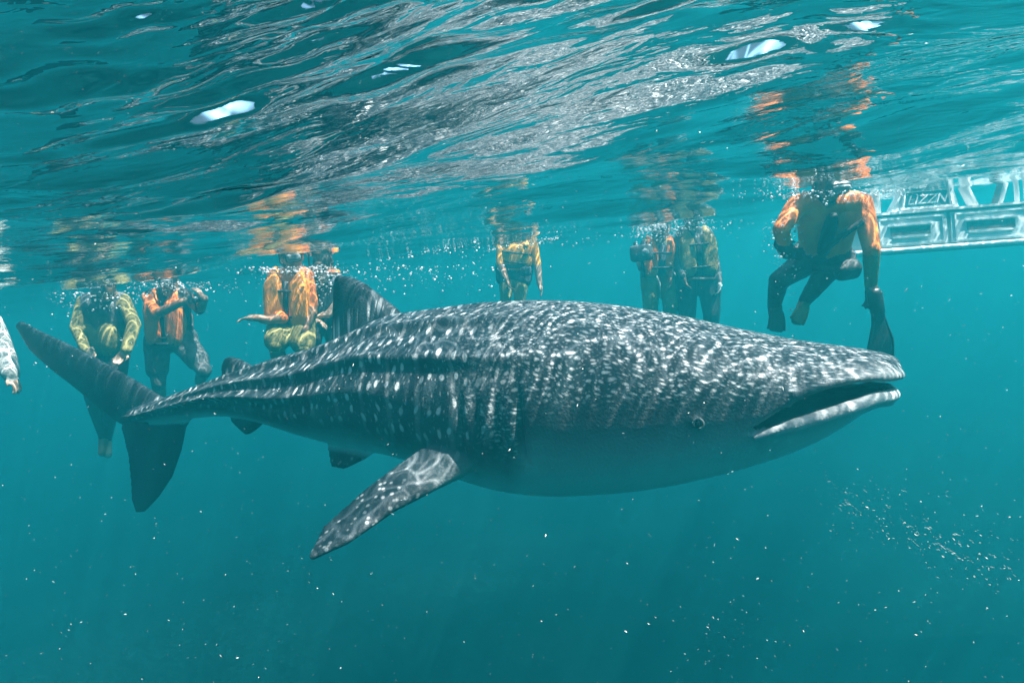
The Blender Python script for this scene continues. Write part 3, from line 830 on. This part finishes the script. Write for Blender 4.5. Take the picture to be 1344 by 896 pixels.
# --- olive clothing, hunched, partly behind the tail's upper lobe
f = Figure(6.2, 'hunched person in pale olive top hanging in the water behind the upper tail lobe')
f.torso((112,394,0), (160,392,0), (118,462,.05), (156,464,.05), M_GREY, M_OLIVE)
f.head((138,376,-.10), (-.1, -.9, -.35))
f.chain([(110,396,0), (100,430,-.1), (112,458,-.25)], [.064, .056, .042], [M_OLIVE, M_OLIVE])
f.hand((112,458,-.25), (.6, -.2, -.6), (0, -1, 0), .5, M_SKIN2)
f.chain([(162,394,0), (176,426,-.12), (166,458,-.26)], [.064, .060, .050], [M_OLIVE, M_OLIVE])
f.hand((166,458,-.26), (-.5, -.2, -.6), (0, -1, 0), .5, M_SKIN2)
f.chain([(120,466,.05), (122,520,-.15), (136,572,.15)], [.112, .074, .046], [M_BLACK, M_BLACK])
f.chain([(154,466,.05), (148,522,-.15), (140,576,.20)], [.112, .074, .046], [M_BLACK, M_BLACK])
f.chain([(136,572,.15), (134,594,.05)], [.044, .036], [M_SKIN])
f.chain([(140,576,.20), (142,596,.08)], [.044, .036], [M_SKIN2])
f.finish()
b = MB(); q = f.frame_q()
for sg in (1, -1): b.ellipsoid(f.hm + f.up * .14 + f.right * sg * .09 + f.front * .08, .10, .085, .16, q, .8)
f.part('jacket', b, M_OLIVE, .012); f.hair(); f.mask()

# --- small yellow swimmer beyond the shark's back
f = Figure(7.9, 'person in yellow top with dark belt and shorts floating alone beyond the shark back')
f.away = True
f.torso((660,318,0), (697,318,0), (662,352,.02), (688,354,.02), M_YELLOW, M_NAVY)
f.head((690,303,0), (.9, -.2, -.2))
f.chain([(659,320,0), (656,346,-.1), (664,366,-.2)], [.062, .050, .036], [M_YELLOW, M_SKIN])
f.hand((664,366,-.2), (.3, -.1, -1), (1, 0, 0), .5)
f.chain([(699,319,0), (705,346,-.05), (708,372,-.1)], [.062, .048, .036], [M_YELLOW, M_SKIN2])
f.hand((708,372,-.1), (.15, 0, -1), (-1, 0, 0), .4, M_SKIN2)
f.chain([(664,354,.02), (664,392,-.1), (662,430,.1)], [.10, .07, .046], [M_OLIVE, M_SKIN])
f.chain([(686,356,.02), (682,394,-.1), (680,430,.1)], [.10, .07, .046], [M_OLIVE, M_SKIN])
f.finish()
f.vest(M_YELLOW, .30, .05, .03); f.belt(M_STRAP, .04, .022, .17, .15); f.shorts([(664,392,-.1), (682,394,-.1)], M_NAVY, .32, .11); f.hair(); f.mask()
b = MB(); b.ellipsoid(f.P((690,356,-.2)), .07, .05, .055, None, .5); f.part('waist_pouch', b, M_NAVY)

# --- two side by side beyond the head
f = Figure(7.1, 'swimmer in olive trousers with orange vest flaps carrying a dark camera at the side')
f.torso((850,318,0), (880,317,0), (853,358,0), (877,358,0), M_OLIVE, M_OLIVE)
f.head((868,300,-.04), (-.2, -.9, -.1))
f.chain([(848,320,0), (841,342,-.05), (842,352,-.2)], [.062, .05, .038], [M_NAVY, M_SKIN])
f.hand((842,350,-.2), (0, -.3, 1), (1, 0, 0), .9)
f.chain([(882,319,0), (886,344,-.05), (880,362,-.16)], [.062, .05, .038], [M_OLIVE, M_SKIN])
f.hand((880,362,-.16), (-.2, -.1, -1), (-1, 0, 0), .5)
f.chain([(854,360,0), (854,402,-.02), (854,450,.1)], [.115, .082, .055], [M_OLIVE, M_OLIVE])
f.chain([(877,360,0), (880,398,-.08), (878,446,.1)], [.115, .084, .055], [M_OLIVE, M_OLIVE])
f.finish()
f.vest(M_ORANGE, .34, .045, .06, M_NAVY); f.hair(); f.mask()
b = MB(); b.tube([f.P((862,362,-.16)), f.P((866,372,-.18)), f.P((867,392,-.17))], .009, 6); f.part('drawstring', b, M_PALE)
action_camera(at(842, 332, 6.84), Quaternion((0, 0, 1), -.2), 'dark boxy dive camera carried beside the swimmer in olive trousers', 1.9)

f = Figure(7.0, 'broad swimmer in dark wetsuit with pale gloves next to the olive-trousered swimmer')
f.torso((896,306,0), (926,306,0), (898,366,0), (932,366,0), M_GREY, M_BLACK)
f.head((908,288,-.04), (.2, -.9, -.1))
f.chain([(894,309,0), (888,342,-.02), (896,362,-.14)], [.064, .05, .038], [M_GREY, M_GREY])
f.hand((896,362,-.14), (.2, -.1, -1), (1, 0, 0), .5)
f.chain([(929,309,0), (938,344,-.02), (943,368,-.1)], [.066, .052, .040], [M_GREY, M_GREY])
f.hand((943,368,-.1), (-.1, -.1, -1), (-1, 0, 0), .9, M_PALE, 1.1)
f.chain([(900,368,0), (902,414,-.02), (902,460,.1)], [.125, .09, .06], [M_BLACK, M_BLACK])
f.chain([(930,368,0), (934,412,-.05), (930,460,.1)], [.125, .09, .06], [M_BLACK, M_BLACK])
f.finish()
f.vest(M_YELLOW if False else cloth_mat('olive_nylon', (.30, .22, .06), (.16, .12, .04), .6), .42, .05, .05); f.belt(M_STRAP, .0, .02, .19, .16); f.hair(); f.mask()

# --- only an arm and a flank of someone at the picture's edge
f = Figure(5.3, 'person in pale sleeves just reaching past the end of the upper tail lobe')
f.torso((-62,420,0), (-12,420,0), (-60,500,0), (-22,500,0), M_PALE, M_NAVY)
f.head((-38,396,-.05), (.4, -.9, -.1))
f.chain([(-64,424,0), (-74,462,-.05), (-60,490,-.2)], [.062, .05, .036], [M_PALE, M_SKIN])
f.hand((-60,490,-.2), (.6, -.2, -.5), (0, -1, 0), .5)
f.chain([(-12,424,0), (2,464,-.1), (14,490,-.25)], [.085, .092, .062], [M_PALE, M_PALE])
f.hand((14,492,-.25), (.5, -.2, -.9), (-1, 0, -.3), .5, M_SKIN2)
f.chain([(-58,502,0), (-50,560,-.2), (-46,610,.1)], [.10, .07, .046], [M_NAVY, M_SKIN])
f.chain([(-24,502,0), (-22,560,-.2), (-24,610,.1)], [.10, .07, .046], [M_NAVY, M_SKIN])
f.finish(); f.hair(); f.mask()

# ------------------------------------------------------------------ boat
M_BWHITE = cloth_mat('white_gelcoat', (.85, .86, .85), (.78, .80, .80), .35, 3, .05)
M_BBLUE = cloth_mat('pale_blue_paint', (.76, .82, .83), (.68, .75, .76), .4, 3, .05)
M_BDARK = cloth_mat('dark_red_brown_panel', (.10, .055, .05), (.07, .04, .04), .5, 6, .05)
M_BHULL = cloth_mat('antifouling', (.55, .62, .63), (.42, .50, .52), .7, 4, .2)
A0 = at(1112, 336, 7.2); A1 = at(1360, 318, 6.8)
bd = (A1 - A0).normalized()
bn = Vector((bd.y, -bd.x, 0)).normalized()                         # outwards, to the camera
if bn.y > 0: bn = -bn
HEEL = R(9)                                            # lying over a little
bz = (bn.cross(bd) if bn.cross(bd).z > 0 else bd.cross(bn)); bn, bz = bn * math.cos(HEEL) + bz * math.sin(HEEL), bz * math.cos(HEEL) - bn * math.sin(HEEL)
BO = A0 - bd * .05
def bp(u, o, z): return BO + bd * u + bn * o + bz * z
qb = Matrix((bd, -bn, bz)).transposed().to_quaternion()
LB = 5.2
boat = tag(empty('boat', bp(LB / 2, -.9, 0)), 'white and pale blue flat-sided boat with slotted side panels and white rubbing rail', 'boat')
def bpart(name, mb, mat, parent=None, smooth=False):
    o = mb.build(name, mat, parent or boat, smooth)
    if parent: o.matrix_parent_inverse = Matrix()
    return o
def bbox(mb, u0, u1, o0, o1, z0, z1): mb.box(bp((u0 + u1) / 2, (o0 + o1) / 2, (z0 + z1) / 2), u1 - u0, abs(o1 - o0), z1 - z0, qb)
# hull: flat sides, chined bottom, raked ends
b = MB(); sec = [(-.02, .40), (-.02, .0), (-.30, .015), (-.9, .09), (-1.5, .20), (-1.78, .27), (-1.78, .40)]
rings = []
for u, k, dz in ((-.05, .86, .10), (.12, .96, .03), (.35, 1, 0), (4.2, 1, 0), (4.9, .82, .06), (LB, .55, .16)):
    rings.append([bp(u, -.9 + (o_ + .9) * k, z_ + (dz if z_ < .3 else 0)) for o_, z_ in sec])
b.loft(rings); hull = bpart('hull', b, M_BHULL)
# rubbing rail
b = MB(); b.tube([bp(u, .035, .015) for u in np.linspace(-.02, 4.6, 30)], .030, 10); bpart('rubbing_rail', b, M_BWHITE, None, True)
# side boards with raised frames and slots
edges = [.34, 1.02, 1.06, 1.80, 1.84, 2.58, 2.62, 3.36]
for i in range(0, 8, 2):
    u0, u1 = edges[i], edges[i + 1]
    p = MB(); bbox(p, u0, u1, -.012, .022, .06, .375); po = bpart('side_panel', p, M_BBLUE)
    b = MB()
    for a in ((u0 + .03, u1 - .03, .345, .36), (u0 + .03, u1 - .03, .075, .09), (u0 + .03, u0 + .045, .09, .345), (u1 - .045, u1 - .03, .09, .345)):
        bbox(b, a[0], a[1], .0225, .034, a[2], a[3])
    bpart('moulding', b, M_BBLUE, po)
    b = MB(); bbox(b, u0 + .14, u1 - .16, .0225, .030, .175, .255); bpart('slot', b, M_BDARK, po)
    b = MB(); bbox(b, u0 + .12, u1 - .14, .0225, .045, .27, .285); bpart('slot_lip', b, M_BWHITE, po)
    b = MB(); bbox(b, u0 + .16, u1 - .18, .0225, .042, .145, .16); bpart('slot_sill', b, M_BWHITE, po)
# gunwale shelf
b = MB(); bbox(b, -.02, 4.2, -.30, .04, .40, .425); bpart('gunwale', b, M_BWHITE)
# slanted locker with lettered window
z0, z1 = .426, .66
def trap(u0, u1, d0, d1, o0, o1, za, zb):
    m_ = MB(); v_ = []
    for o_ in (o0, o1): v_ += [bp(u0, o_, za), bp(u1, o_, za), bp(u1 - d1, o_, zb), bp(u0 + d0, o_, zb)]
    m_.add(v_, [[0,1,2,3],[7,6,5,4],[0,4,5,1],[1,5,6,2],[2,6,7,3],[3,7,4,0]]); return m_
lk = bpart('locker', trap(.50, 1.16, .14, .05, -.26, -.02, z0, z1), M_BBLUE)
for (u0, u1, za, zb) in ((.60, 1.12, .445, .465), (.64, 1.10, .625, .642)):
    b = MB(); bbox(b, u0, u1, -.019, .004, za, zb); bpart('window_frame', b, M_BWHITE, lk)
for u, lean in ((.62, .03), (1.09, -.03)):
    b = MB(); b.tube([bp(u, -.008, .445), bp(u + lean, -.008, .64)], .014, 8); bpart('window_frame', b, M_BWHITE, lk)
b = MB(); bbox(b, .65, 1.06, -.0195, -.010, .468, .622); bpart('window', b, cloth_mat('teal_glass', (.10, .22, .26), (.07, .17, .21), .15, 3, .02), lk)
cu = bpy.data.curves.new('lettering', 'FONT'); cu.body = 'LIZZN'; cu.size = .135; cu.shear = .35; cu.extrude = .003
to = bpy.data.objects.new('tmp_text', cu); C.objects.link(to)
tm = bpy.data.meshes.new_from_object(to.evaluated_get(bpy.context.evaluated_depsgraph_get())); bpy.data.objects.remove(to)
tm.transform(Matrix.Translation(bp(.66, -.004, .497)) @ Matrix((bd, bz, bn)).transposed().to_4x4())
tm.materials.append(M_BWHITE); tm.name = 'lettering'
to = link(bpy.data.objects.new('lettering', tm)); to.parent = lk
# posts and stays
for u, lean, r_, mt in ((.40, .0, .045, M_BWHITE), (1.34, -.14, .05, M_BWHITE), (1.52, .12, .028, M_BDARK), (1.57, .12, .026, M_BWHITE), (1.74, .0, .024, M_BBLUE), (1.82, .0, .018, M_BWHITE), (2.9, -.1, .04, M_BWHITE), (3.5, .08, .03, M_BWHITE)):
    b = MB(); b.tube([bp(u, -.12, .42), bp(u + lean, -.13, .80)], r_, 10); bpart('post', b, mt, None, True)
b = MB(); bbox(b, 2.05, 4.1, -.28, .02, .426, .50); bpart('bench', b, M_BWHITE)
b = MB(); bbox(b, .0, 4.1, -1.7, -.31, .36, .40); bpart('deck', b, M_BWHITE)
b = MB(); b.tube([bp(u, -.13, .80) for u in np.linspace(.05, 4.1, 12)], .022, 8); bpart('handrail', b, M_BWHITE, None, True)

# ------------------------------------------------------------------ small matter in the water
m, nt, out = new_mat('pale_specks'); g = NG(nt)
p = g.n('BsdfPrincipled'); p.inputs['Base Color'].default_value = rgb(.80, .82, .78); p.inputs['Roughness'].default_value = .4
tr = g.n('BsdfTransparent'); mx = g.n('MixShader'); mx.inputs[0].default_value = .62
nt.links.new(tr.outputs[0], mx.inputs[1]); nt.links.new(p.outputs[0], mx.inputs[2]); nt.links.new(mx.outputs[0], out.inputs[0]); M_SPECK = m
def specks(name, pts, sizes, stretch, label, cat, along=None):
    V, F = [], []; n = 0
    oct_ = np.array([(1,0,0),(-1,0,0),(0,1,0),(0,-1,0),(0,0,1),(0,0,-1)], float)
    of = [[0,2,4],[2,1,4],[1,3,4],[3,0,4],[2,0,5],[1,2,5],[3,1,5],[0,3,5]]
    for p_, s_ in zip(pts, sizes):
        k = stretch()
        a = Matrix.Rotation(random.uniform(0, 6.28), 3, 'Z') @ Matrix.Rotation(random.uniform(-.9, .9), 3, 'Y')
        if along:
            k *= 1.5; a = (along + Vector((random.gauss(0, .25), random.gauss(0, .25), random.gauss(0, .25)))).to_track_quat('X', 'Z').to_matrix()
        o_ = oct_ * np.array([s_ * k, s_ * random.uniform(.5, 1), s_ * random.uniform(.25, .8)])
        V.append(o_ @ np.array(a).T + np.array(p_)); F += [[i + n for i in q] for q in of]; n += 6
    o = mesh_obj(name, np.concatenate(V).tolist(), F, M_SPECK, None, False)
    return tag(o, label, cat, kind='stuff')
pts, sz = [], []
for i in range(3200):
    d = random.uniform(.55, 1) ** 1.0 * 5.2 * random.random() ** .55 + .45
    pts.append(at(random.uniform(-250, 1600), random.uniform(150, 1100), d)); sz.append(random.choice((.5, .7, .8, 1, 1, 1.4, 1.9)) * .0009 * (.45 + .42 * d))
keep = [(p_, s_) for p_, s_ in zip(pts, sz) if p_.z < -.03]
specks('suspended_particles', [k[0] for k in keep], [k[1] for k in keep], lambda: random.choice((1, 1.2, 2, 3)), 'fine pale specks drifting all through the water', 'particles')
# drifting scum: broken pale threads low on the open side of the shark
pts, sz = [], []
def scum_at(u, sx=10, sy=12): return at(1075 + 280 * u + random.gauss(0, sx), 642 + 125 * u ** 1.1 + random.gauss(0, sy), 2.6 - .5 * u + random.gauss(0, .05))
for i in range(260):
    pts.append(scum_at(random.random(), 26, 20)); sz.append(random.choice((.0006, .0009, .0012, .0018)))
for i in range(20):                                   # wavering threads, as runs of little flecks
    u = random.choice((random.uniform(0, .12), random.uniform(.25, .6), random.uniform(.5, 1))); p0 = scum_at(u, 8, 9); d0 = (at(1340, 770, 2.1) - at(1075, 642, 2.6)).normalized()
    n_ = random.randint(5, 16); ph = random.uniform(0, 6); w0 = random.uniform(.0009, .0022)
    for j in range(n_):
        p0 = p0 + d0 * .005 + Vector((0, 0, .0035 * math.sin(ph + j * .4))) + Vector((0, .002 * math.cos(ph * 2 + j), 0))
        if random.random() < .35: continue
        pts.append(p0.copy() + Vector((0, 0, random.gauss(0, .002)))); sz.append(w0 * (.5 + .5 * math.sin(math.pi * (j + .5) / n_)))
for i in range(46):
    c = at(random.gauss(960, 60), random.gauss(830, 40), 1.9 + random.gauss(0, .1)); pts.append(c); sz.append(random.choice((.0005, .0008, .0011)))
specks('drifting_scum', pts, sz, lambda: random.choice((1.5, 2, 2.5)), 'broken pale scum threads drifting below the shark snout', 'scum', (at(1340, 770, 2.1) - at(1075, 642, 2.6)).normalized())
# bubbles where people break the surface
m, nt, out = new_mat('bubble_film'); g = NG(nt)
lw = g.n('LayerWeight'); lw.inputs[0].default_value = .4
gl = g.n('BsdfPrincipled'); gl.inputs['Base Color'].default_value = rgb(.9, .93, .94); gl.inputs['Roughness'].default_value = .1
tr = g.n('BsdfTransparent'); mx = g.n('MixShader')
g.set(mx.inputs[0], g.mapr(lw.outputs['Facing'], .0, .7, .30, 1.0)); nt.links.new(tr.outputs[0], mx.inputs[1]); nt.links.new(gl.outputs[0], mx.inputs[2])
nt.links.new(mx.outputs[0], out.inputs[0]); M_BUB = m
bm0 = bmesh.new(); bmesh.ops.create_icosphere(bm0, subdivisions=1, radius=1.0)
iv = np.array([v_.co[:] for v_ in bm0.verts]); iff = [[v_.index for v_ in f_.verts] for f_ in bm0.faces]; bm0.free()
def bubbles(name, pts, sizes, label):
    V, F, n = [], [], 0
    for p_, s_ in zip(pts, sizes):
        V.append(iv * s_ * np.array([1, 1, random.uniform(.6, 1)]) + np.array(p_)); F += [[i + n for i in q] for q in iff]; n += len(iv)
    return tag(mesh_obj(name, np.concatenate(V).tolist(), F, M_BUB), label, 'bubbles', kind='stuff')
pts, sz = [], []
for (x, y, Yd, n, sx, sy) in ((390,352,5.45,260,34,8), (425,362,5.7,120,16,14), (130,385,6.05,160,30,14), (225,372,6.4,170,34,8), (690,305,7.7,110,26,8), (862,296,6.9,330,20,12), (915,290,6.85,120,22,10), (1030,290,3.9,160,12,40), (1090,252,3.6,200,60,6), (640,310,6.5,120,90,14), (560,350,5.5,130,70,16)):
    for i in range(int(n * 1.7)):
        p_ = at(x + random.gauss(0, sx), y + abs(random.gauss(0, sy)) - 2, Yd + random.gauss(0, .12))
        wz = float(wave_h(p_.x, p_.y))
        if p_.z > wz - .008: p_.z = wz - .008 - abs(random.gauss(0, .03))
        pts.append(p_); sz.append(random.choice((.002, .0025, .003, .0035, .0045, .006, .009)) * (.6 + Yd * .09))
bubbles('bubbles', pts, sz, 'white bubbles swirling where the swimmers break the surface')
